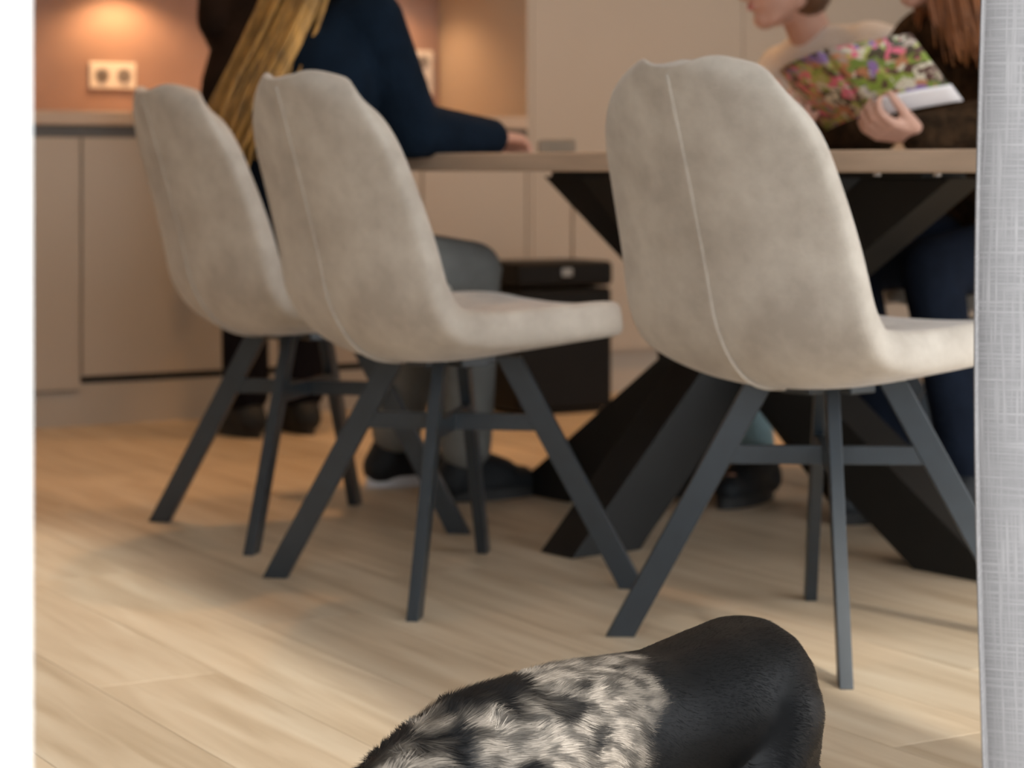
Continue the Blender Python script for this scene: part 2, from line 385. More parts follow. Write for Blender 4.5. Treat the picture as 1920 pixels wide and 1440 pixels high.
# tall units
for k, (ua, ub, lab) in enumerate([(3.67, 4.52, 'tall beige cabinet at the end of the worktop, behind the black bin'), (4.52, 5.40, 'tall beige cabinet behind the person in the cream sweater'), (5.40, 6.29, 'tall beige cabinet behind the ginger haired person')]):
    t = empty('tall_cabinet', R(ua, KF), RA); w = ub - ua
    boxo('carcass', 0.001, w - 0.001, 0.024, 0.595, 0.125, 2.35, M['cab'], t)
    if k == 0: boxo('side_panel', -0.0005, 0.019, 0.0, 0.597, 0.0, 2.35, M['cab'], t, 0.001)
    if k == 0:
        boxo('upper_door', 0.021, w - 0.0015, 0.0, 0.021, 0.752, 2.35, M['cab'], t, 0.0015)
        boxo('filler_panel', 0.021, 0.166, 0.0, 0.021, 0.142, 0.748, M['cab'], t, 0.0015)
        boxo('lower_door', 0.174, w - 0.0015, 0.0, 0.021, 0.142, 0.748, M['cab'], t, 0.0015)
        boxo('door_gap', 0.160, 0.180, 0.018, 0.026, 0.142, 0.748, M['cabgap'], t)
    else:
        boxo('door', 0.0015, w - 0.0015, 0.0, 0.021, 0.142, 2.35, M['cab'], t, 0.0015)
    boxo('plinth', 0.02 if k == 0 else 0.0, w, 0.032, 0.07, 0.0, 0.142, M['kplinth'], t)
    tag(t, lab, 'cabinet', 'tall cabinets')
# sockets
def socket(u, z, vertical, label):
    t = empty('socket_plate', R(u, W1 - 0.018, z), RA)
    hw, hh = (0.041, 0.076) if vertical else (0.076, 0.041)
    boxo('plate', -hw, hw, -0.011, 0.0, -hh, hh, M['white_plastic'], t, 0.003)
    for s in (-1, 1):
        bm = bmesh.new(); cyl(bm, (0, 0), 0.0225, 0.0225, 0.0, 0.0035, 28); cyl(bm, (0, 0), 0.0195, 0.0195, 0.0035, 0.0008, 28)
        for q in (-1, 1): cyl(bm, (q * 0.0095, 0), 0.003, 0.003, 0.003, 0.0045, 10)
        me = done('socket_insert', bm); me.transform(Matrix.Rotation(PI / 2, 4, 'X'))
        me.transform(Matrix.Translation((0 if vertical else s * 0.036, -0.011, s * 0.036 if vertical else 0)))
        link('socket_insert', me, M['grey_plastic'], t)
    tag(t, label, 'socket'); return t
def wall_u(px):                              # where a view ray meets the backsplash (used to measure u once)
    k = (px - 960) / FPX; c, s = math.cos(RA), math.sin(RA)
    y = (W1 - 0.018) / (c - k * s); return y * (k * c + s)
socket(2.498, 1.025, False, 'white double wall socket lying wide above the worktop')
socket(3.60, 1.056, True, 'white double wall socket standing upright beside the navy sleeve')
# warm spots under the wall cabinets
for k, u in enumerate((1.60, 2.51, 3.10, 3.44)):
    t = empty('cabinet_spot', R(u, W1 - 0.15, 1.34), RA)
    bm = bmesh.new(); cyl(bm, (0, 0), 0.034, 0.034, -0.012, -0.0005, 28); link('housing', done('housing', bm), M['steel'], t)
    bm = bmesh.new(); cyl(bm, (0, 0), 0.025, 0.025, -0.0135, -0.012, 24); link('lens', done('lens', bm), M['bulb'], t)
    tag(t, ['small warm spot under the leftmost wall cabinet', 'small warm spot shining above the wide wall socket', 'small warm spot above the standing person', 'small warm spot beside the tall cabinet'][k], 'lamp', 'under-cabinet spots')
    ld = bpy.data.lights.new('spot_light', 'SPOT'); ld.energy = (2.0, 2.7, 1.2, 1.3)[k]; ld.color = (1.0, 0.55, 0.26); ld.spot_size = 2.6; ld.spot_blend = 0.6; ld.shadow_soft_size = 0.025
    lo = bpy.data.objects.new('spot_light', ld); COL.objects.link(lo); lo.parent = t; lo.location = (0, 0, -0.02)
# warm ceiling downlights
for k, (u, w) in enumerate(((2.2, 5.0), (3.4, 5.0), (4.6, 5.0), (3.0, 3.5), (4.4, 3.5))):
    t = empty('ceiling_downlight', R(u, w, CH), RA)
    bm = bmesh.new(); cyl(bm, (0, 0), 0.05, 0.046, -0.012, -0.0005, 28); link('trim_ring', done('trim_ring', bm), M['white_plastic'], t)
    bm = bmesh.new(); cyl(bm, (0, 0), 0.034, 0.034, -0.014, -0.012, 24); link('lens', done('lens', bm), M['bulb'], t)
    tag(t, 'round recessed ceiling downlight ' + ['before the leftmost base cabinets', 'before the narrow base cabinet', 'before the tall cabinets', 'over the left half of the dining table', 'over the right end of the room by the table'][k], 'lamp', 'ceiling downlights')
    ld = bpy.data.lights.new('down_light', 'SPOT'); ld.energy = (15.0, 12.0, 7.0, 2.5, 2.5)[k]; ld.color = (1.0, 0.52, 0.20); ld.spot_size = 2.0; ld.spot_blend = 0.7; ld.shadow_soft_size = 0.05
    lo = bpy.data.objects.new('down_light', ld); COL.objects.link(lo); lo.parent = t; lo.location = (0, 0, -0.03)
# pedal bin
t = empty('waste_bin', R(3.545, 5.79), RA)
boxo('body', -0.165, 0.165, -0.115, 0.115, 0.012, 0.375, M['bin'], t, 0.014, 3)
boxo('lid', -0.168, 0.168, -0.118, 0.118, 0.380, 0.455, M['bin'], t, 0.016, 3)
boxo('base', -0.135, 0.135, -0.105, 0.105, 0.0, 0.014, M['bin'], t, 0.003)
boxo('lid_button', -0.018, 0.018, -0.122, -0.116, 0.412, 0.436, M['steel'], t, 0.002)
tag(t, 'square black waste bin standing before the kitchen cabinets', 'bin')

# ------------------------------------------------------------------ dining table
TC = Vector((0.47, 4.55, 0)); TA = math.atan2(0.6, 0.8)          # local x = across (n), local y = along
HW, HL, TT, TZ = 0.475, 1.10, 0.037, 0.767
tab = empty('dining_table', TC, TA)
boxo('tabletop', -HW, HW, -HL, HL, TZ - TT, TZ, M['tabletop'], tab, 0.004)
boxo('top_plate', -0.40, 0.40, -0.12, 0.12, TZ - TT - 0.012, TZ - TT - 0.0005, M['blackmetal'], tab)
bm = bmesh.new(); box(bm, -0.06, 0.06, -0.54, 0.54, TZ - TT - 0.012, TZ - TT - 0.0005); link('top_rail', done('top_rail', bm), M['blackmetal'], tab)
zt = TZ - TT - 0.012
for s in (-1, 1):
    bm = bmesh.new(); beam(bm, (0, -s * 0.62, 0), (0, s * 0.49, zt), (1, 0, 0), 0.12, 0.10, 0.0, zt, 0.002)
    link('leg', done('leg', bm), M['blackmetal'], tab)
    bm = bmesh.new(); beam(bm, (-s * 0.40, 0, 0), (s * 0.30, 0, zt), (0, 1, 0), 0.12, 0.10, 0.0, zt, 0.002)
    link('leg', done('leg', bm), M['blackmetal'], tab)
for yy in (-0.80, -0.93):
    bm = bmesh.new(); cyl(bm, (-HW + 0.03, yy), 0.007, 0.006, TZ - TT - 0.006, TZ - TT, 12); link('bolt', done('bolt', bm), M['steel'], tab)
tag(tab, 'long dining table with pale oak top on a black crossed-beam base', 'table')

# ------------------------------------------------------------------ shell chairs
PROF = [(-0.340, 0.893), (-0.308, 0.79), (-0.278, 0.69), (-0.250, 0.595), (-0.222, 0.505), (-0.165, 0.443), (-0.075, 0.432), (0.02, 0.441), (0.12, 0.452), (0.20, 0.461), (0.255, 0.460)]
WID = [0.205, 0.214, 0.226, 0.234, 0.240, 0.240, 0.238, 0.236, 0.230, 0.220, 0.210]
WRP = [0.050, 0.054, 0.058, 0.060, 0.056, 0.048, 0.040, 0.030, 0.022, 0.014, 0.010]
THK = [0.044, 0.046, 0.048, 0.052, 0.058, 0.064, 0.068, 0.068, 0.067, 0.063, 0.055]
def catmull(tab_, t):
    n = len(tab_) - 1; x = max(0.0, min(n - 1e-6, t * n)); i = int(x); f = x - i
    P = [tab_[max(0, i - 1)], tab_[i], tab_[i + 1], tab_[min(n, i + 2)]]
    g = lambda a, b, c, d: 0.5 * (2 * b + (c - a) * f + (2 * a - 5 * b + 4 * c - d) * f * f + (3 * b - a - 3 * c + d) * f ** 3)
    if hasattr(P[0], '__len__'): return tuple(g(*[p[k] for p in P]) for k in range(2))
    return g(*P)
def arc_table(N=400):
    pts = [Vector((*catmull(PROF, i / N), 0)) for i in range(N + 1)]
    L = [0.0]
    for i in range(N): L.append(L[-1] + (pts[i + 1] - pts[i]).length)
    return L
ARC = arc_table(); LT = ARC[-1]
def at_len(s):
    s = max(0.0, min(LT, s)); lo, hi = 0, len(ARC) - 1
    while hi - lo > 1:
        m = (lo + hi) // 2
        if ARC[m] <= s: lo = m
        else: hi = m
    return (lo + (s - ARC[lo]) / max(1e-9, ARC[hi] - ARC[lo])) / (len(ARC) - 1)
def shell_pt(s, q, off=0.0):
    t = at_len(s); a, z = catmull(PROF, t)
    a2, z2 = catmull(PROF, at_len(min(LT, s + 0.004))); a1, z1 = catmull(PROF, at_len(max(0, s - 0.004)))
    tx, tz = a2 - a1, z2 - z1; l = math.hypot(tx, tz); nx, nz = -tz / l, tx / l     # towards the sitter
    w = catmull(WID, t); k = catmull(WRP, t)
    r0, rw, r1 = 0.14, 0.095, 0.07
    if s < r0: w = w - rw + rw * math.sqrt(max(0, 1 - ((r0 - s) / r0) ** 2))
    if LT - s < r1: w = w - r1 + math.sqrt(max(0, r1 * r1 - (r1 - (LT - s)) ** 2))
    d = k * abs(q) ** 2.2
    fz = max(0.0, min(1.0, (s - 0.20) / 0.25))                     # the sides of the back come straight forward, those of the seat rise
    dx, dz = nx * fz + (1 - fz), nz * fz - 0.55 * (1 - fz) * max(0.0, 1 - s / 0.30) ** 2
    return Vector((a + dx * d + nx * off, q * w, z + dz * d + nz * off)), Vector((nx, 0, nz))
def make_chair():
    root = empty('dining_chair')
    ss = [0.0, 0.003, 0.010, 0.022, 0.038, 0.058, 0.080, 0.105, 0.130] + [0.155 + i * (LT - 0.245) / 17 for i in range(18)] + [LT - 0.06, LT - 0.035, LT - 0.015, LT - 0.005, LT]
    nq = 16; bm = bmesh.new(); g = []
    for s in ss:
        g.append([bm.verts.new(shell_pt(s, -1 + 2 * j / nq)[0]) for j in range(nq + 1)])
    for i in range(len(ss) - 1):
        for j in range(nq): bm.faces.new((g[i][j], g[i][j + 1], g[i + 1][j + 1], g[i + 1][j]))
    me = bpy.data.meshes.new('seat_shell'); bm.normal_update(); bm.to_mesh(me); bm.free()
    for p in me.polygons: p.use_smooth = True
    sh = link('seat_shell', me, M['fabric'], root)
    so = sh.modifiers.new('thick', 'SOLIDIFY'); so.thickness = 0.072; so.offset = 0.0; so.use_rim = True
    vg = sh.vertex_groups.new(name='thickness'); so.vertex_group = 'thickness'
    for i, s_ in enumerate(ss):
        vg.add(list(range(i * (nq + 1), (i + 1) * (nq + 1))), catmull(THK, at_len(s_)) / 0.072, 'REPLACE')
    sb = sh.modifiers.new('soft', 'SUBSURF'); sb.levels = 2; sb.render_levels = 2
    bm = bmesh.new(); tube(bm, [shell_pt(0.012 + i * (LT * 0.60) / 40, 0.0, -0.5 * catmull(THK, at_len(0.012 + i * (LT * 0.60) / 40)) - 0.0002)[0] for i in range(41)], 0.0032, 8)
    link('back_seam', done('back_seam', bm, True), M['fabric'], sh)
    RT, RF, ZT = 0.095, 0.323, 0.418
    for k in range(4):
        an = PI / 4 + k * PI / 2; dx, dy = math.cos(an), math.sin(an)
        bm = bmesh.new(); beam(bm, (dx * RF, dy * RF, 0), (dx * RT, dy * RT, ZT), (-dy, dx, 0), 0.040, 0.020, 0.0, 0.405, 0.0015)
        link('leg', done('leg', bm), M['metal'], root)
    zb = 0.288; rb = RF + (RT - RF) * zb / ZT
    for k in range(2):
        an = PI / 4 + k * PI / 2; dx, dy = math.cos(an), math.sin(an)
        bm = bmesh.new(); beam(bm, (-dx * rb, -dy * rb, zb), (dx * rb, dy * rb, zb), (0, 0, 1), 0.016, 0.030 - 0.001 * k, bev=0.001)
        link('stretcher', done('stretcher', bm), M['metal'], root)
    bm = bmesh.new(); box(bm, -0.075, 0.075, -0.03, 0.03, 0.388, 0.408, 0.002); box(bm, -0.03, 0.03, -0.075, 0.075, 0.389, 0.407, 0.002)
    link('seat_mount', done('seat_mount', bm), M['metal'], root)
    return root
proto = make_chair()
CH_GROUP = 'beige shell dining chairs'
chairs = [((0.4925, 3.512, 0), 41.8, 'beige upholstered shell chair nearest to the camera, beside the grey curtain'),
          ((-0.107, 3.979, 0), 35.7, 'empty beige upholstered shell chair in the middle, pulled out from the table'),
          ((-0.42, 4.59, 0), 31.2, 'beige upholstered shell chair at the left with the person in navy sitting on it'),
          ((0.765, 5.43, 0), 216.9, 'beige shell chair across the table under the person in the cream sweater'),
          ((1.13, 4.96, 0), 216.9, 'beige shell chair across the table under the ginger haired reader')]
for i, (loc, a, lab) in enumerate(chairs):
    o = proto if i == 0 else copy_tree(proto)
    o.location = loc; o.rotation_euler = (0, 0, math.radians(a)); tag(o, lab, 'chair', CH_GROUP)

# ------------------------------------------------------------------ people
def lerp(a, b, t): return Vector(a) * (1 - t) + Vector(b) * t
def look(fwd, up=(0, 0, 1)):
    f = Vector(fwd).normalized(); l = Vector(up).cross(f).normalized(); u = f.cross(l)
    return Matrix((f, l, u)).transposed().to_quaternion()      # local x = forward, y = left, z = up
def head(bm, c, q, s=1.0):
    P = lambda x, y, z: Vector(c) + q @ (Vector((x, y, z)) * s)
    ball(bm, P(-0.012, 0, 0.030), Vector((0.092, 0.074, 0.088)) * s, q)
    ball(bm, P(0.026, 0, -0.025), Vector((0.062, 0.060, 0.080)) * s, q)
    ball(bm, P(0.055, 0, -0.085), Vector((0.028, 0.030, 0.024)) * s, q)            # chin
    for y in (-1, 1):
        cap(bm, P(0.045, y * 0.022, -0.086), P(-0.012, y * 0.054, -0.050), 0.018 * s, 0.020 * s)   # jaw
        ball(bm, P(0.050, y * 0.036, -0.022), Vector((0.026, 0.022, 0.022)) * s, q)  # cheek
        ball(bm, P(-0.012, y * 0.076, -0.010), Vector((0.018, 0.009, 0.032)) * s, q)  # ear
        cap(bm, P(0.078, y * 0.010, 0.024), P(0.066, y * 0.048, 0.022), 0.009 * s, 0.008 * s)     # brow
    for y in (-1, 1):                                                               # eyelids
        ball(bm, P(0.0645, y * 0.030, 0.0105), Vector((0.0135, 0.0160, 0.0085)) * s, q); ball(bm, P(0.0640, y * 0.030, -0.0065), Vector((0.0120, 0.0155, 0.0060)) * s, q)
    cap(bm, P(0.082, 0, 0.018), P(0.104, 0, -0.026), 0.007 * s, 0.011 * s)            # nose
    for y in (-1, 1): ball(bm, P(0.094, y * 0.011, -0.030), 0.009 * s)
    cap(bm, P(0.080, -0.014, -0.053), P(0.080, 0.014, -0.053), 0.010 * s, 0.010 * s)  # mouth
    return P
def hand(bm, wrist, d, pn, curl, s=1.0, left=True, thumb_out=0.9, spread=0.10):
    """palm and five fingers; d = direction of the fingers, pn = palm normal (towards the palm side)"""
    d = Vector(d).normalized(); pn = Vector(pn); pn = (pn - d * pn.dot(d)).normalized()
    sd = d.cross(pn).normalized()
    if left: sd = -sd                                   # towards the thumb
    w = Vector(wrist)
    for k, o in enumerate((0.027, 0.009, -0.009, -0.026)):
        cap(bm, w + sd * o * 0.55 * s, w + d * 0.080 * s + sd * o * s, 0.0135 * s, 0.0115 * s, 10)
    for o, ln, sp in ((0.028, 0.072, spread), (0.009, 0.080, 0.03), (-0.010, 0.074, -0.04), (-0.027, 0.058, -spread)):
        p = w + d * 0.080 * s + sd * o * s; a = curl * 0.5; r = 0.0095 * s
        for seg, f in ((0, 0.45), (1, 0.30), (2, 0.25)):
            dv = (d * math.cos(a) + pn * math.sin(a) + sd * sp).normalized()
            e = p + dv * ln * f * s; cap(bm, p, e, r, r * 0.92, 10); p = e; r *= 0.92; a += curl
    p = w + d * 0.022 * s + sd * 0.026 * s
    dv = (d * 0.75 + sd * thumb_out + pn * 0.35).normalized()
    e = p + dv * 0.042 * s; cap(bm, p, e, 0.0145 * s, 0.0115 * s, 10)
    dv2 = (dv + d * 0.5 + pn * 0.35 * (1 + curl)).normalized(); e2 = e + dv2 * 0.032 * s; cap(bm, e, e2, 0.011 * s, 0.010 * s, 10)
    cap(bm, e2, e2 + (dv2 + pn * 0.2).normalized() * 0.022 * s, 0.010 * s, 0.0085 * s, 10)
def torso(bm, J, lat, grow, waist=1.0):
    p, c, n = Vector(J['pelvis']), Vector(J['chest']), Vector(J['neck']); lat = Vector(lat).normalized()
    m = lerp(p, c, 0.5)
    for s in (-1, 1):
        cap(bm, p + lat * s * 0.075, m + lat * s * 0.060, 0.092 * waist + grow, 0.082 * waist + grow)
        cap(bm, m + lat * s * 0.060, c + lat * s * 0.080, 0.082 * waist + grow, 0.086 + grow)
        sh = Vector(J['shL'] if s > 0 else J['shR'])
        cap(bm, c + lat * s * 0.06, lerp(sh, n, 0.15), 0.082 + grow, 0.050 + grow)
        cap(bm, n - Vector((0, 0, 0.02)), sh, 0.040 + grow * 0.5, 0.046 + grow)
    cap(bm, p, c, 0.10 * waist + grow, 0.09 + grow)
def person(name, loc, J, lat, mats, label, hl=None, hr=None, hs=1.0, bare_foot=False):
    root = empty(name, loc)
    q = look(J['face'], J.get('headup', (0, 0, 1)))
    bm = bmesh.new()
    torso(bm, J, lat, 0.0)
    P = head(bm, J['head'], q, hs)
    cap(bm, J['neck'], Vector(J['head']) + q @ Vector((-0.022, 0, -0.04)), 0.052, 0.050)
    for k in 'LR':
        cap(bm, J['sh' + k], J['el' + k], 0.042, 0.034); cap(bm, J['el' + k], J['wr' + k], 0.034, 0.023)
        cap(bm, J['hip' + k], J['kn' + k], 0.074, 0.050); cap(bm, J['kn' + k], J['an' + k], 0.048, 0.033)
        cap(bm, Vector(J['an' + k]) - Vector((0, 0, 0.02)), Vector(J['toe' + k]) + Vector((0, 0, 0.01)), 0.034, 0.026)
    if hl: hand(bm, J['wrL'], *hl, left=True, thumb_out=J.get('thumb', 0.9))
    if hr: hand(bm, J['wrR'], *hr, left=False)
    body = wlink('body', fuse('body', bm, 0.0048, 5), M['skin'], root)
    for y in (-1, 1):                                    # eyes and lips sit on the face
        bm = bmesh.new(); ball(bm, P(0.0655, y * 0.030, 0.004), 0.0115 * hs); e = wlink('eye', done('eye', bm, True), M['eyewhite'], root)
        bm = bmesh.new(); ball(bm, P(0.0752, y * 0.030, 0.004), Vector((0.0030, 0.0052, 0.0052)) * hs, q); wlink('iris', done('iris', bm, True), M['iris'], root)
    bm = bmesh.new(); cap(bm, P(0.0870, -0.016, -0.0495), P(0.0870, 0.016, -0.0495), 0.0040 * hs, 0.0040 * hs); cap(bm, P(0.0865, -0.014, -0.0565), P(0.0865, 0.014, -0.0565), 0.0045 * hs, 0.0045 * hs)
    wlink('lips', done('lips', bm, True), M['lips'], root)
    # top
    bm = bmesh.new(); torso(bm, J, lat, mats.get('bulk', 0.016))
    for k in 'LR':
        g = mats.get('bulk', 0.016); sh, el, wr = Vector(J['sh' + k]), Vector(J['el' + k]), Vector(J['wr' + k])
        cap(bm, sh, el, 0.048 + g, 0.042 + g); cap(bm, el, lerp(el, wr, 0.93), 0.040 + g, 0.026 + g * 0.8)
    wlink(mats.get('topname', 'sweater'), fuse('top', bm, 0.009, 5), mats['top'], root)
    # trousers
    bm = bmesh.new()
    p = Vector(J['pelvis']); lt = Vector(lat).normalized()
    cap(bm, p - lt * 0.07, p + lt * 0.07, 0.112, 0.112)
    for k in 'LR':
        hp, kn, an = Vector(J['hip' + k]), Vector(J['kn' + k]), Vector(J['an' + k])
        cap(bm, hp, kn, 0.088, 0.066); cap(bm, kn, lerp(kn, an, mats.get('cuff', 0.92)), 0.064, mats.get('hem', 0.052))
    wlink('trousers', fuse('trousers', bm, 0.010, 5), mats['legs'], root)
    for k in 'LR':
        an, toe = Vector(J['an' + k]), Vector(J['toe' + k]); f = (toe - an); f.z = 0; f.normalize(); sd = Vector((-f.y, f.x, 0))
        base = J.get('sole' + k, 0.0)
        bm = bmesh.new(); cap(bm, an, lerp(an, J['kn' + k], 0.28), 0.040, 0.044); wlink('sock', done('sock', bm, True), mats.get('sock', M['shoe']), root)
        bm = bmesh.new(); heel = an - f * 0.035; heel.z = base + 0.045; tip = toe.copy(); tip.z = base + 0.036
        cap(bm, heel, lerp(heel, tip, 0.6), 0.038, 0.042); cap(bm, lerp(heel, tip, 0.5), tip, 0.043, 0.032)
        cap(bm, heel, an, 0.042, 0.044); cap(bm, an - Vector((0, 0, 0.012)), lerp(heel, tip, 0.72) + Vector((0, 0, 0.010)), 0.046, 0.040)
        bmesh.ops.bisect_plane(bm, geom=bm.verts[:] + bm.edges[:] + bm.faces[:], plane_co=(0, 0, base + 0.012), plane_no=(0, 0, 1), clear_inner=False)
        me = fuse('shoe', bm, 0.006, 3)
        for v in me.vertices: v.co.z = max(v.co.z, base + 0.014)
        sh = wlink('shoe', me, mats['shoe'], root)
        bm = bmesh.new(); n = 28; prof = []
        for i in range(n):
            a = 2 * PI * i / n; l = math.cos(a); c0 = lerp(heel, tip, 0.5); hl_ = (tip - heel).length / 2 + 0.036
            wd = 0.040 + 0.006 * l - 0.004 * l * l
            prof.append(c0 + f * (hl_ * l) + sd * (wd * math.sin(a)))
        lo = [bm.verts.new((v.x, v.y, base)) for v in prof]; hi = [bm.verts.new((v.x, v.y, base + 0.024)) for v in prof]
        for i in range(n): bm.faces.new((lo[i], lo[(i + 1) % n], hi[(i + 1) % n], hi[i]))
        bm.faces.new(lo[::-1]); bm.faces.new(hi)
        wlink('shoe_sole', done('shoe_sole', bm), mats.get('sole' + k, mats['sole']), root)
    tag(root, label, 'person')
    return root, P, q
def strands(root, name, guides, n, rad, m, jit=0.02, width=0.0, lat=(1, 0, 0), seed=1, thick=0.5):
    """long hair: many tapering locks following guide paths (lists of points); lat = sideways axis"""
    rnd = random.Random(seed); bm = bmesh.new(); lat = Vector(lat)
    for i in range(n):
        g = guides[i % len(guides)]; o = (rnd.random() * 2 - 1); dpt = rnd.random() - 0.5
        off = Vector((rnd.gauss(0, 1), rnd.gauss(0, 1), rnd.gauss(0, 1))) * jit * 0.35
        pts = []; ln = rnd.uniform(0.86, 1.0); ph = rnd.random() * 6.28
        for k in range(10):
            t = k / 9 * ln; x = t * (len(g) - 1); a = min(int(x), len(g) - 2); p = lerp(g[a], g[a + 1], x - a)
            wv = math.sin(ph + t * 7) * 0.006 * t
            wsc = 0.55 + 0.45 * min(1, t * 2)
            pts.append(p + lat * (o * width * wsc + wv) + off * (0.4 + t))
        rads = [rad * (1 - 0.75 * max(0, (k / 9 - 0.6) / 0.4)) for k in range(10)]
        tube(bm, pts, rads, 6)
    return wlink(name, done(name, bm, True), m, root)
def hair_cap(root, P, q, s, m, name='hair', lower=-0.02, fringe=0.035, extra=None):
    bm = bmesh.new()
    ball(bm, P(-0.020, 0, 0.040), Vector((0.099, 0.084, 0.096)) * s, q, 24, 16)
    ball(bm, P(-0.045, 0, 0.0 + lower), Vector((0.072, 0.078, 0.075)) * s, q, 24, 16)
    if extra: extra(bm)
    me = fuse(name, bm, 0.006, 3)
    qi = q.inverted(); c = P(0, 0, 0)
    keep = bmesh.new(); keep.from_mesh(me)
    dele = []
    for v in keep.verts:
        l = (qi @ (v.co - c)) / s
        if l.x > 0.020 + 0.55 * (l.z - fringe) and l.x > 0.0: 
            if l.z < 0.075: dele.append(v)
        v.co += (v.co - c).normalized() * 0.004 * noise.noise(v.co * 60)
    bmesh.ops.delete(keep, geom=dele, context='VERTS')
    keep.to_mesh(me); keep.free()
    return wlink(name, me, m, root)

V = Vector
# --- person in navy on the leftmost chair (facing the table)
JA = dict(pelvis=(-0.475, 4.555, 0.575), chest=(-0.41, 4.61, 0.93), neck=(-0.365, 4.665, 1.095), head=(-0.315, 4.705, 1.25), face=(0.86, 0.45, -0.25),
          shR=(-0.285, 4.535, 1.035), elR=(-0.205, 4.595, 0.815), wrR=(-0.035, 4.735, 0.800), shL=(-0.455, 4.815, 1.035), elL=(-0.330, 4.95, 0.83), wrL=(-0.120, 5.02, 0.800),
          hipR=(-0.415, 4.485, 0.56), knR=(-0.085, 4.80, 0.515), anR=(-0.105, 4.97, 0.09), toeR=(0.02, 5.04, 0.03),
          hipL=(-0.505, 4.64, 0.57), knL=(-0.18, 4.975, 0.515), anL=(-0.275, 5.20, 0.10), toeL=(-0.16, 5.27, 0.03))
pA, P, q = person('person', (-0.42, 4.59, 0), JA, (-0.518, 0.855, 0), dict(top=M['navy'], legs=M['greytrousers'], shoe=M['shoe'], sole=M['sole'], soleR=M['blacksole'], bulk=0.020, hem=0.060),
                  'person with long blond hair in a navy sweater leaning on the table', hl=((0.9, 0.2, -0.1), (0, 0, -1), 0.25), hr=((0.35, 0.85, -0.05), (0.15, 0, -1), 0.75))
back = []
for k, o in enumerate((-0.9, -0.45, 0, 0.45, 0.9)):
    side = V((-0.518, 0.855, 0)) * o * 0.085
    back.append([V((-0.345, 4.69, 1.345)) + side * 0.6, V((-0.405, 4.64, 1.25)) + side, V((-0.437, 4.605, 1.12)) + side, V((-0.49, 4.555, 0.98)) + side, V((-0.545, 4.51, 0.86)) + side * 0.9, V((-0.575, 4.49, 0.745)) + side * 0.7])
ha = hair_cap(pA, P, q, 1.0, M['blond'])
s1 = strands(pA, 'hair_length', back, 420, 0.0050, M['blond'], 0.036, 0.03, (-0.518, 0.855, 0), 3)
# --- standing person at the worktop
c, s = math.cos(RA), math.sin(RA); fw = V((-s, c, 0)); rt = V((c, s, 0)); B0 = V((-0.655, 6.18, 0))
def bp(r, f, z): return B0 + rt * r + fw * f + V((0, 0, z))
JB = dict(pelvis=bp(-0.03, 0, 0.94), chest=bp(0.025, 0.02, 1.28), neck=bp(0, 0.03, 1.45), head=bp(0, 0.06, 1.60), face=fw + V((0, 0, -0.25)),
          shR=bp(0.17, 0.02, 1.40), elR=bp(0.21, 0.06, 1.14), wrR=bp(0.14, 0.25, 1.02), shL=bp(-0.135, 0.02, 1.40), elL=bp(-0.155, 0.03, 1.14), wrL=bp(-0.03, 0.25, 1.05),
          hipR=bp(0.08, 0, 0.90), knR=bp(0.085, 0.02, 0.50), anR=bp(0.085, 0.0, 0.09), toeR=bp(0.10, 0.14, 0.03),
          hipL=bp(-0.08, 0, 0.90), knL=bp(-0.085, 0.02, 0.50), anL=bp(-0.085, 0.0, 0.09), toeL=bp(-0.10, 0.14, 0.03))
pB, P, q = person('person', B0, JB, -rt, dict(top=M['darkjacket'], legs=M['blacktrousers'], shoe=M['shoe'], sole=M['blacksole'], bulk=0.018, topname='jacket', hem=0.066),
                  'standing person in dark clothes at the kitchen worktop', hl=(fw + V((0.3, 0, -0.2)), (0, 0, -1), 0.3), hr=(fw + V((-0.3, 0, -0.2)), (0, 0, -1), 0.3))
hair_cap(pB, P, q, 1.0, M['darkhair'])
# --- person in cream sweater across the table, in profile
JC = dict(pelvis=(0.755, 5.40, 0.575), chest=(0.755, 5.34, 0.90), neck=(0.705, 5.27, 1.045), head=(0.630, 5.20, 1.172), face=(-0.95, -0.22, -0.12),
          shR=(0.65, 5.42, 0.955), elR=(0.53, 5.30, 0.80), wrR=(0.38, 5.08, 0.80), shL=(0.85, 5.16, 1.005), elL=(0.71, 5.00, 0.805), wrL=(0.52, 4.90, 0.80),
          hipR=(0.68, 5.45, 0.57), knR=(0.37, 5.25, 0.53), anR=(0.41, 5.10, 0.09), toeR=(0.33, 5.01, 0.03),
          hipL=(0.79, 5.29, 0.57), knL=(0.50, 5.06, 0.53), anL=(0.545, 4.98, 0.10), toeL=(0.47, 4.86, 0.03))
pC, P, q = person('person', (0.765, 5.43, 0), JC, (0.6, -0.8, 0), dict(top=M['cream'], legs=M['blacktrousers'], shoe=M['shoe'], sole=M['blacksole'], bulk=0.018, cuff=0.72, sock=M['bluecloth']),
                  'person in a cream sweater seated across the table, face turned left', hl=((-0.8, -0.5, -0.05), (0, 0, -1), 0.3), hr=((-0.7, -0.7, -0.05), (0, 0, -1), 0.3))
hair_cap(pC, P, q, 1.0, M['brownhair'])
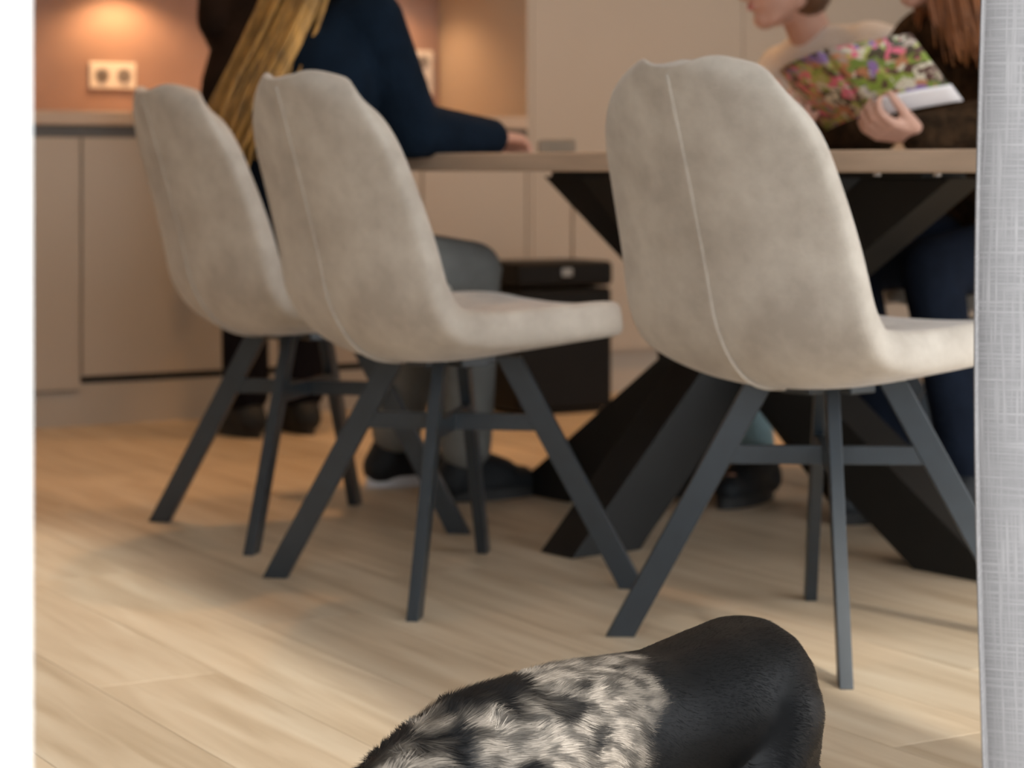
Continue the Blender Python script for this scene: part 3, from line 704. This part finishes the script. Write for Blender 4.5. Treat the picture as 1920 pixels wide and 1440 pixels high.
# --- ginger haired reader
JD = dict(thumb=0.35, pelvis=(1.115, 4.94, 0.575), chest=(1.04, 4.86, 0.90), neck=(0.955, 4.78, 1.050), head=(0.868, 4.715, 1.195), face=(-0.90, -0.30, -0.30),
          shR=(0.905, 4.93, 1.01), elR=(0.78, 4.88, 0.825), wrR=(0.615, 4.68, 0.825), shL=(1.105, 4.655, 1.00), elL=(1.00, 4.50, 0.824), wrL=(0.800, 4.432, 0.802),
          hipR=(1.05, 5.01, 0.57), knR=(0.72, 4.80, 0.53), anR=(0.80, 4.72, 0.09), toeR=(0.69, 4.64, 0.03),
          hipL=(1.16, 4.86, 0.57), knL=(0.86, 4.60, 0.53), anL=(0.93, 4.56, 0.10), toeL=(0.82, 4.47, 0.03))
pD, P, q = person('person', (1.13, 4.96, 0), JD, (0.6, -0.8, 0), dict(top=M['brownfleece'], legs=M['navyjeans'], shoe=M['shoe'], sole=M['blacksole'], bulk=0.026, topname='fleece_top'),
                  'ginger haired person in dark brown fleece holding a flower magazine', hl=((-0.80, -0.45, 0.12), (0.1, 0.5, 0.75), 0.85, 1.0), hr=((-0.3, -0.85, 0.10), (0.5, 0.2, 0.6), 0.6))
hair_cap(pD, P, q, 1.0, M['ginger'])
gl = []
for k, (yy, xx) in enumerate(((0.088, 0.01), (0.090, -0.03), (0.080, -0.07), (0.092, -0.015), (0.086, -0.05), (0.03, -0.10), (-0.03, -0.10), (-0.06, -0.085), (-0.075, -0.06))):
    a = P(xx, yy, 0.03); gl.append([P(xx * 0.6, yy * 0.5, 0.125), P(xx, yy, 0.07), a, a + V((0.02, 0.01, -0.14)) + (q @ V((0, yy * 0.2, 0))), a + V((0.03, 0.0, -0.27)) + (q @ V((0, yy * 0.5, 0)))])
strands(pD, 'hair_length', gl, 420, 0.0046, M['ginger'], 0.032, 0.024, (0.6, -0.8, 0), 5)

# ------------------------------------------------------------------ magazine in the reader's hands
mg = empty('magazine', (0.712, 4.455, 0.826)); 
def leaf(sign, name, m, x0, x1, h0, h1, off, thick=0.0022, bow=0.018):
    """one leaf of the open magazine: x from the spine outwards, h up the page"""
    lat = V((0.78, -0.62, 0.0)).normalized(); nrm = V((-0.62, -0.78, 0)).normalized()      # cover side looks to the garden door
    up = (V((0, 0, 1)) * 0.64 + nrm * 0.76).normalized(); tilt = Quaternion(nrm, math.radians(12))
    bm = bmesh.new(); rows = []
    for layer in (0, 1):
        g = []
        for i in range(9):
            x = x0 + (x1 - x0) * i / 8; r = []
            for j in range(5):
                h = h0 + (h1 - h0) * j / 4
                back_ = -0.55 * x + bow * math.sin(PI * x / 0.21) 
                p = tilt @ (lat * (sign * x * 0.9) + up * h + nrm * (back_ + off + layer * thick))
                r.append(bm.verts.new(p + V((0, 0, 0.020))))
            g.append(r)
        rows.append(g)
    A, B = rows
    for i in range(8):
        for j in range(4):
            bm.faces.new((A[i][j], A[i + 1][j], A[i + 1][j + 1], A[i][j + 1])); bm.faces.new((B[i][j], B[i][j + 1], B[i + 1][j + 1], B[i + 1][j]))
    for i in range(8):
        bm.faces.new((A[i][0], B[i][0], B[i + 1][0], A[i + 1][0])); bm.faces.new((A[i][4], A[i + 1][4], B[i + 1][4], B[i][4]))
    for j in range(4):
        bm.faces.new((A[0][j], A[0][j + 1], B[0][j + 1], B[0][j])); bm.faces.new((A[8][j], B[8][j], B[8][j + 1], A[8][j + 1]))
    return link(name, done(name, bm, True), m, mg)
for sgn in (-1, 1):
    leaf(sgn, 'page_block', M['paper'], 0.001, 0.165, 0.002, 0.188, -0.007, 0.006)
    leaf(sgn, 'cover', M['print'], 0.0, 0.170, 0.0, 0.190, 0.0, 0.0012)
leaf(1, 'white_strip', M['paper'], 0.020, 0.176, -0.014, 0.036, 0.0060, 0.0010)
tag(mg, 'open magazine with a colourful flower cover held above the table', 'magazine')
# low grey case lying on the table
o = boxo('pencil_case', -0.030, 0.030, -0.042, 0.042, 0, 0.034, M['greycase'], None, 0.008, 3)
o.location = (0.10, 4.98, TZ); o.rotation_euler = (0, 0, TA + 0.9)
tag(o, 'low grey case lying on the table beyond the resting hand', 'case')

# ------------------------------------------------------------------ dog
DOG0 = V((0.10, 2.30, 0))
dog = empty('dog', DOG0)
ax = V((0.255 + 0.03, 2.46 - 2.22, 0)).normalized(); sd = V((-ax.y, ax.x, 0))       # ax points to the rump
bm = bmesh.new()
spine = [((0.252, 2.465, 0.158), 0.088), ((0.215, 2.425, 0.158), 0.083), ((0.155, 2.375, 0.150), 0.078), ((0.06, 2.30, 0.145), 0.086), ((-0.03, 2.225, 0.138), 0.082), ((-0.080, 2.165, 0.132), 0.066), ((-0.135, 2.095, 0.112), 0.054)]
for (a, ra), (b, rb) in zip(spine, spine[1:]): cap(bm, a, b, ra, rb, 20)
ball(bm, (0.05, 2.29, 0.118), (0.11, 0.075, 0.078), look(ax))                      # deep chest
ball(bm, (-0.01, 2.235, 0.118), (0.07, 0.082, 0.085), look(ax))
for sgn in (-1, 1):
    o_ = sd * sgn
    hip = V((0.256, 2.462, 0.145)) + o_ * 0.034; kn = V((0.225, 2.435, 0.085)) + o_ * 0.062; hk = V((0.300, 2.495, 0.060)) + o_ * 0.058; pw = V((0.285, 2.484, 0.014)) + o_ * 0.058
    cap(bm, hip, kn, 0.064, 0.040); cap(bm, kn, hk, 0.036, 0.020); cap(bm, hk, pw, 0.018, 0.016); cap(bm, pw, pw - ax * 0.032, 0.0145, 0.0135)
    ball(bm, hip + o_ * 0.006 - V((0, 0, 0.02)), (0.066, 0.048, 0.080), look(ax))
    sh = V((-0.035, 2.215, 0.125)) + o_ * 0.058; el = V((-0.005, 2.24, 0.080)) + o_ * 0.062; wr = V((-0.02, 2.228, 0.040)) + o_ * 0.058; fp = V((-0.028, 2.222, 0.014)) + o_ * 0.058
    cap(bm, sh, el, 0.045, 0.028); cap(bm, el, wr, 0.024, 0.018); cap(bm, wr, fp, 0.017, 0.016); cap(bm, fp, fp - ax * 0.034, 0.0145, 0.0135)
hd = V((-0.155, 2.065, 0.098)); hf = V((-0.72, -0.62, -0.32)).normalized(); hq = look(hf)
ball(bm, hd, (0.062, 0.052, 0.050), hq); cap(bm, hd + hf * 0.035 - V((0, 0, 0.008)), hd + hf * 0.105 - V((0, 0, 0.010)), 0.033, 0.021)
for sgn in (-1, 1):
    e0 = hd + hq @ V((-0.015, sgn * 0.046, 0.022)); e1 = hd + hq @ V((-0.012, sgn * 0.066, -0.045))
    for k in range(5):
        p = lerp(e0, e1, k / 4); ball(bm, p, (0.014 + 0.016 * math.sin(PI * (0.15 + 0.7 * k / 4)), 0.008, 0.016), hq)
tail = [V((0.295, 2.515, 0.180)), V((0.318, 2.553, 0.160)), V((0.322, 2.572, 0.115)), V((0.318, 2.582, 0.070))]
for k in range(3): cap(bm, tail[k], tail[k + 1], 0.020 - 0.004 * k, 0.016 - 0.004 * k)
dm = fuse('dog_body', bm, 0.005, 16)
BL = [  # light merle areas: (centre, radius, weight)
    (V((0.055, 2.275, 0.225)), 0.060, 1.0), (V((0.075, 2.235, 0.185)), 0.065, 1.0), (V((0.02, 2.21, 0.16)), 0.060, 0.95), (V((0.095, 2.255, 0.15)), 0.055, 0.8), (V((0.10, 2.33, 0.228)), 0.035, 0.8),
    (V((-0.03, 2.18, 0.165)), 0.050, 0.75), (V((-0.075, 2.165, 0.20)), 0.028, 0.7), (V((-0.10, 2.10, 0.165)), 0.05, 0.6), (V((0.05, 2.21, 0.10)), 0.08, 0.9), (V((0.125, 2.285, 0.20)), 0.04, 0.45)]
DK = [(V((0.078, 2.262, 0.222)), 0.016), (V((0.052, 2.232, 0.205)), 0.028), (V((0.085, 2.225, 0.175)), 0.02), (V((0.0, 2.24, 0.215)), 0.03), (V((-0.045, 2.185, 0.20)), 0.026), (V((0.03, 2.31, 0.228)), 0.02), (V((-0.02, 2.20, 0.17)), 0.02)]
def coat(p):
    pw = p + V((noise.noise(p * 22), noise.noise(p * 22 + V((7, 1, 3))), noise.noise(p * 22 + V((2, 9, 5))))) * 0.022
    l = 0.0
    for c_, r, w in BL: l = max(l, w * max(0.0, min(1.0, (r - (pw - c_).length) / (r * 0.35))))
    for c_, r in DK: l *= 1 - 0.92 * max(0.0, min(1.0, (r - (pw - c_).length) / (r * 0.5)))
    l *= 0.30 + 0.85 * max(0, min(1, 0.5 + 1.9 * noise.noise(V((p.x * 45, p.y * 95, p.z * 110)))))
    l = max(0, min(1, l))
    dk = V((0.0055, 0.006, 0.007)); lt = V((0.34, 0.30, 0.255))
    br = max(0, min(1, (p.x - 0.30) / 0.05)) * 0.6
    dk = lerp(dk, V((0.030, 0.020, 0.013)), br)
    return lerp(dk, lt, l)
ca = dm.color_attributes.new('coat', 'FLOAT_COLOR', 'POINT')
for i, v in enumerate(dm.vertices): ca.data[i].color = (*coat(v.co), 1)
# fur: short blades lying along the body
rnd = random.Random(11)
dm.calc_loop_triangles(); tris = [t_ for t_ in dm.loop_triangles]
acc = []; tot = 0
for t_ in tris: tot += t_.area; acc.append(tot)
import bisect
fv, ff, fc = [], [], []
NB = 110000
for i in range(NB):
    t_ = tris[bisect.bisect_left(acc, rnd.random() * tot)]
    a, b = rnd.random(), rnd.random()
    if a + b > 1: a, b = 1 - a, 1 - b
    v0, v1, v2 = (dm.vertices[k].co for k in t_.vertices)
    p = v0 + (v1 - v0) * a + (v2 - v0) * b; n_ = t_.normal
    front = max(0, min(1, (0.16 - p.x) / 0.22))
    flow = ax * 1.0 + V((0, 0, -0.45)) + V((noise.noise(p * 30), noise.noise(p * 30 + V((5, 5, 5))), noise.noise(p * 30 + V((9, 2, 4))))) * (0.5 + 0.9 * front)
    flow = (flow - n_ * flow.dot(n_)); 
    if flow.length < 1e-4: continue
    flow.normalize()
    ln = rnd.uniform(0.008, 0.012) * (1 + 0.8 * front); lift = rnd.uniform(0.05, 0.14) + 0.28 * front * rnd.random()
    d_ = (flow + n_ * lift).normalized(); w_ = flow.cross(n_).normalized() * (0.0005 + 0.0002 * rnd.random())
    k = len(fv); p = p - n_ * 0.0006
    fv += [p - w_, p + w_, p + d_ * ln]
    ff.append((k, k + 1, k + 2)); c_ = coat(p); vv = rnd.uniform(0.75, 1.3); fc += [(c_.x * vv, c_.y * vv, c_.z * vv, 1)] * 3
fm = bpy.data.meshes.new('fur'); fm.from_pydata([tuple(v) for v in fv], [], ff)
fa = fm.color_attributes.new('coat', 'FLOAT_COLOR', 'POINT')
fa.data.foreach_set('color', [x for c_ in fc for x in c_])
wlink('body', dm, M['coat'], dog)
fo = wlink('fur', fm, M['coat'], dog); fo['kind'] = 'stuff'
bm = bmesh.new(); ball(bm, hd + hf * 0.124 - V((0, 0, 0.004)), (0.010, 0.013, 0.010), hq); wlink('nose', done('nose', bm, True), M['dogdark'], dog)
for sgn in (-1, 1):
    bm = bmesh.new(); ball(bm, hd + hq @ V((0.044, sgn * 0.026, 0.026)), 0.0085); wlink('eye', done('eye', bm, True), M['dogdark'], dog)
tag(dog, 'black dog with grey merle patches standing in front of the chairs', 'dog')

# ------------------------------------------------------------------ curtain on its rail
CU0, CW, CZ1 = 1.285, 1.42, 2.50
ct = empty('curtain', R(CU0, CW), RA)
bm = bmesh.new(); uvl = bm.loops.layers.uv.new('cloth'); nx, nz = 150, 46; g = []; arc = 0.0; last = None; arcs = []
for i in range(nx + 1):
    x = 0.62 * i / nx; ph = 2 * PI * x / 0.135 - 0.9
    y = 0.034 * math.sin(ph) + 0.010 * math.sin(ph * 0.43 + 1)
    p = V((x + 0.010 * math.sin(2 * ph), y, 0))
    if last is not None: arc += (p - last).length
    last = p; arcs.append(arc); col_ = []
    for j in range(nz + 1):
        z = 0.012 + (CZ1 - 0.012) * j / nz
        sway = 0.018 * (1 - math.cos((z - 0.58) * 4.83)) / 2 - 0.003
        k = 1.0 + 0.08 * math.sin(z * 2.3 + x * 5)
        col_.append(bm.verts.new((p.x + sway, p.y * k, z)))
    g.append(col_)
for i in range(nx):
    for j in range(nz):
        f = bm.faces.new((g[i][j], g[i + 1][j], g[i + 1][j + 1], g[i][j + 1])); f.smooth = True
        for lp, (a, b) in zip(f.loops, ((i, j), (i + 1, j), (i + 1, j + 1), (i, j + 1))): lp[uvl].uv = (arcs[a], 0.012 + (CZ1 - 0.012) * b / nz)
me = bpy.data.meshes.new('cloth'); bm.to_mesh(me); bm.free()
cl = link('cloth', me, M['linen'], ct); so = cl.modifiers.new('thick', 'SOLIDIFY'); so.thickness = 0.0012
boxo('heading_tape', 0.0, 0.62, -0.006, 0.006, CZ1 - 0.02, CZ1 + 0.045, M['paper'], ct)
tag(ct, 'grey linen curtain hanging at the right edge of the view', 'curtain')
rl = boxo('curtain_rail', JU - 0.1, JV + 0.1, CW - 0.014, CW + 0.014, CZ1 + 0.046, CH - 0.0005, M['white_plastic'], None, 0.002, rz=RA)
tag(rl, 'white curtain rail along the ceiling above the garden door', 'curtain rail')
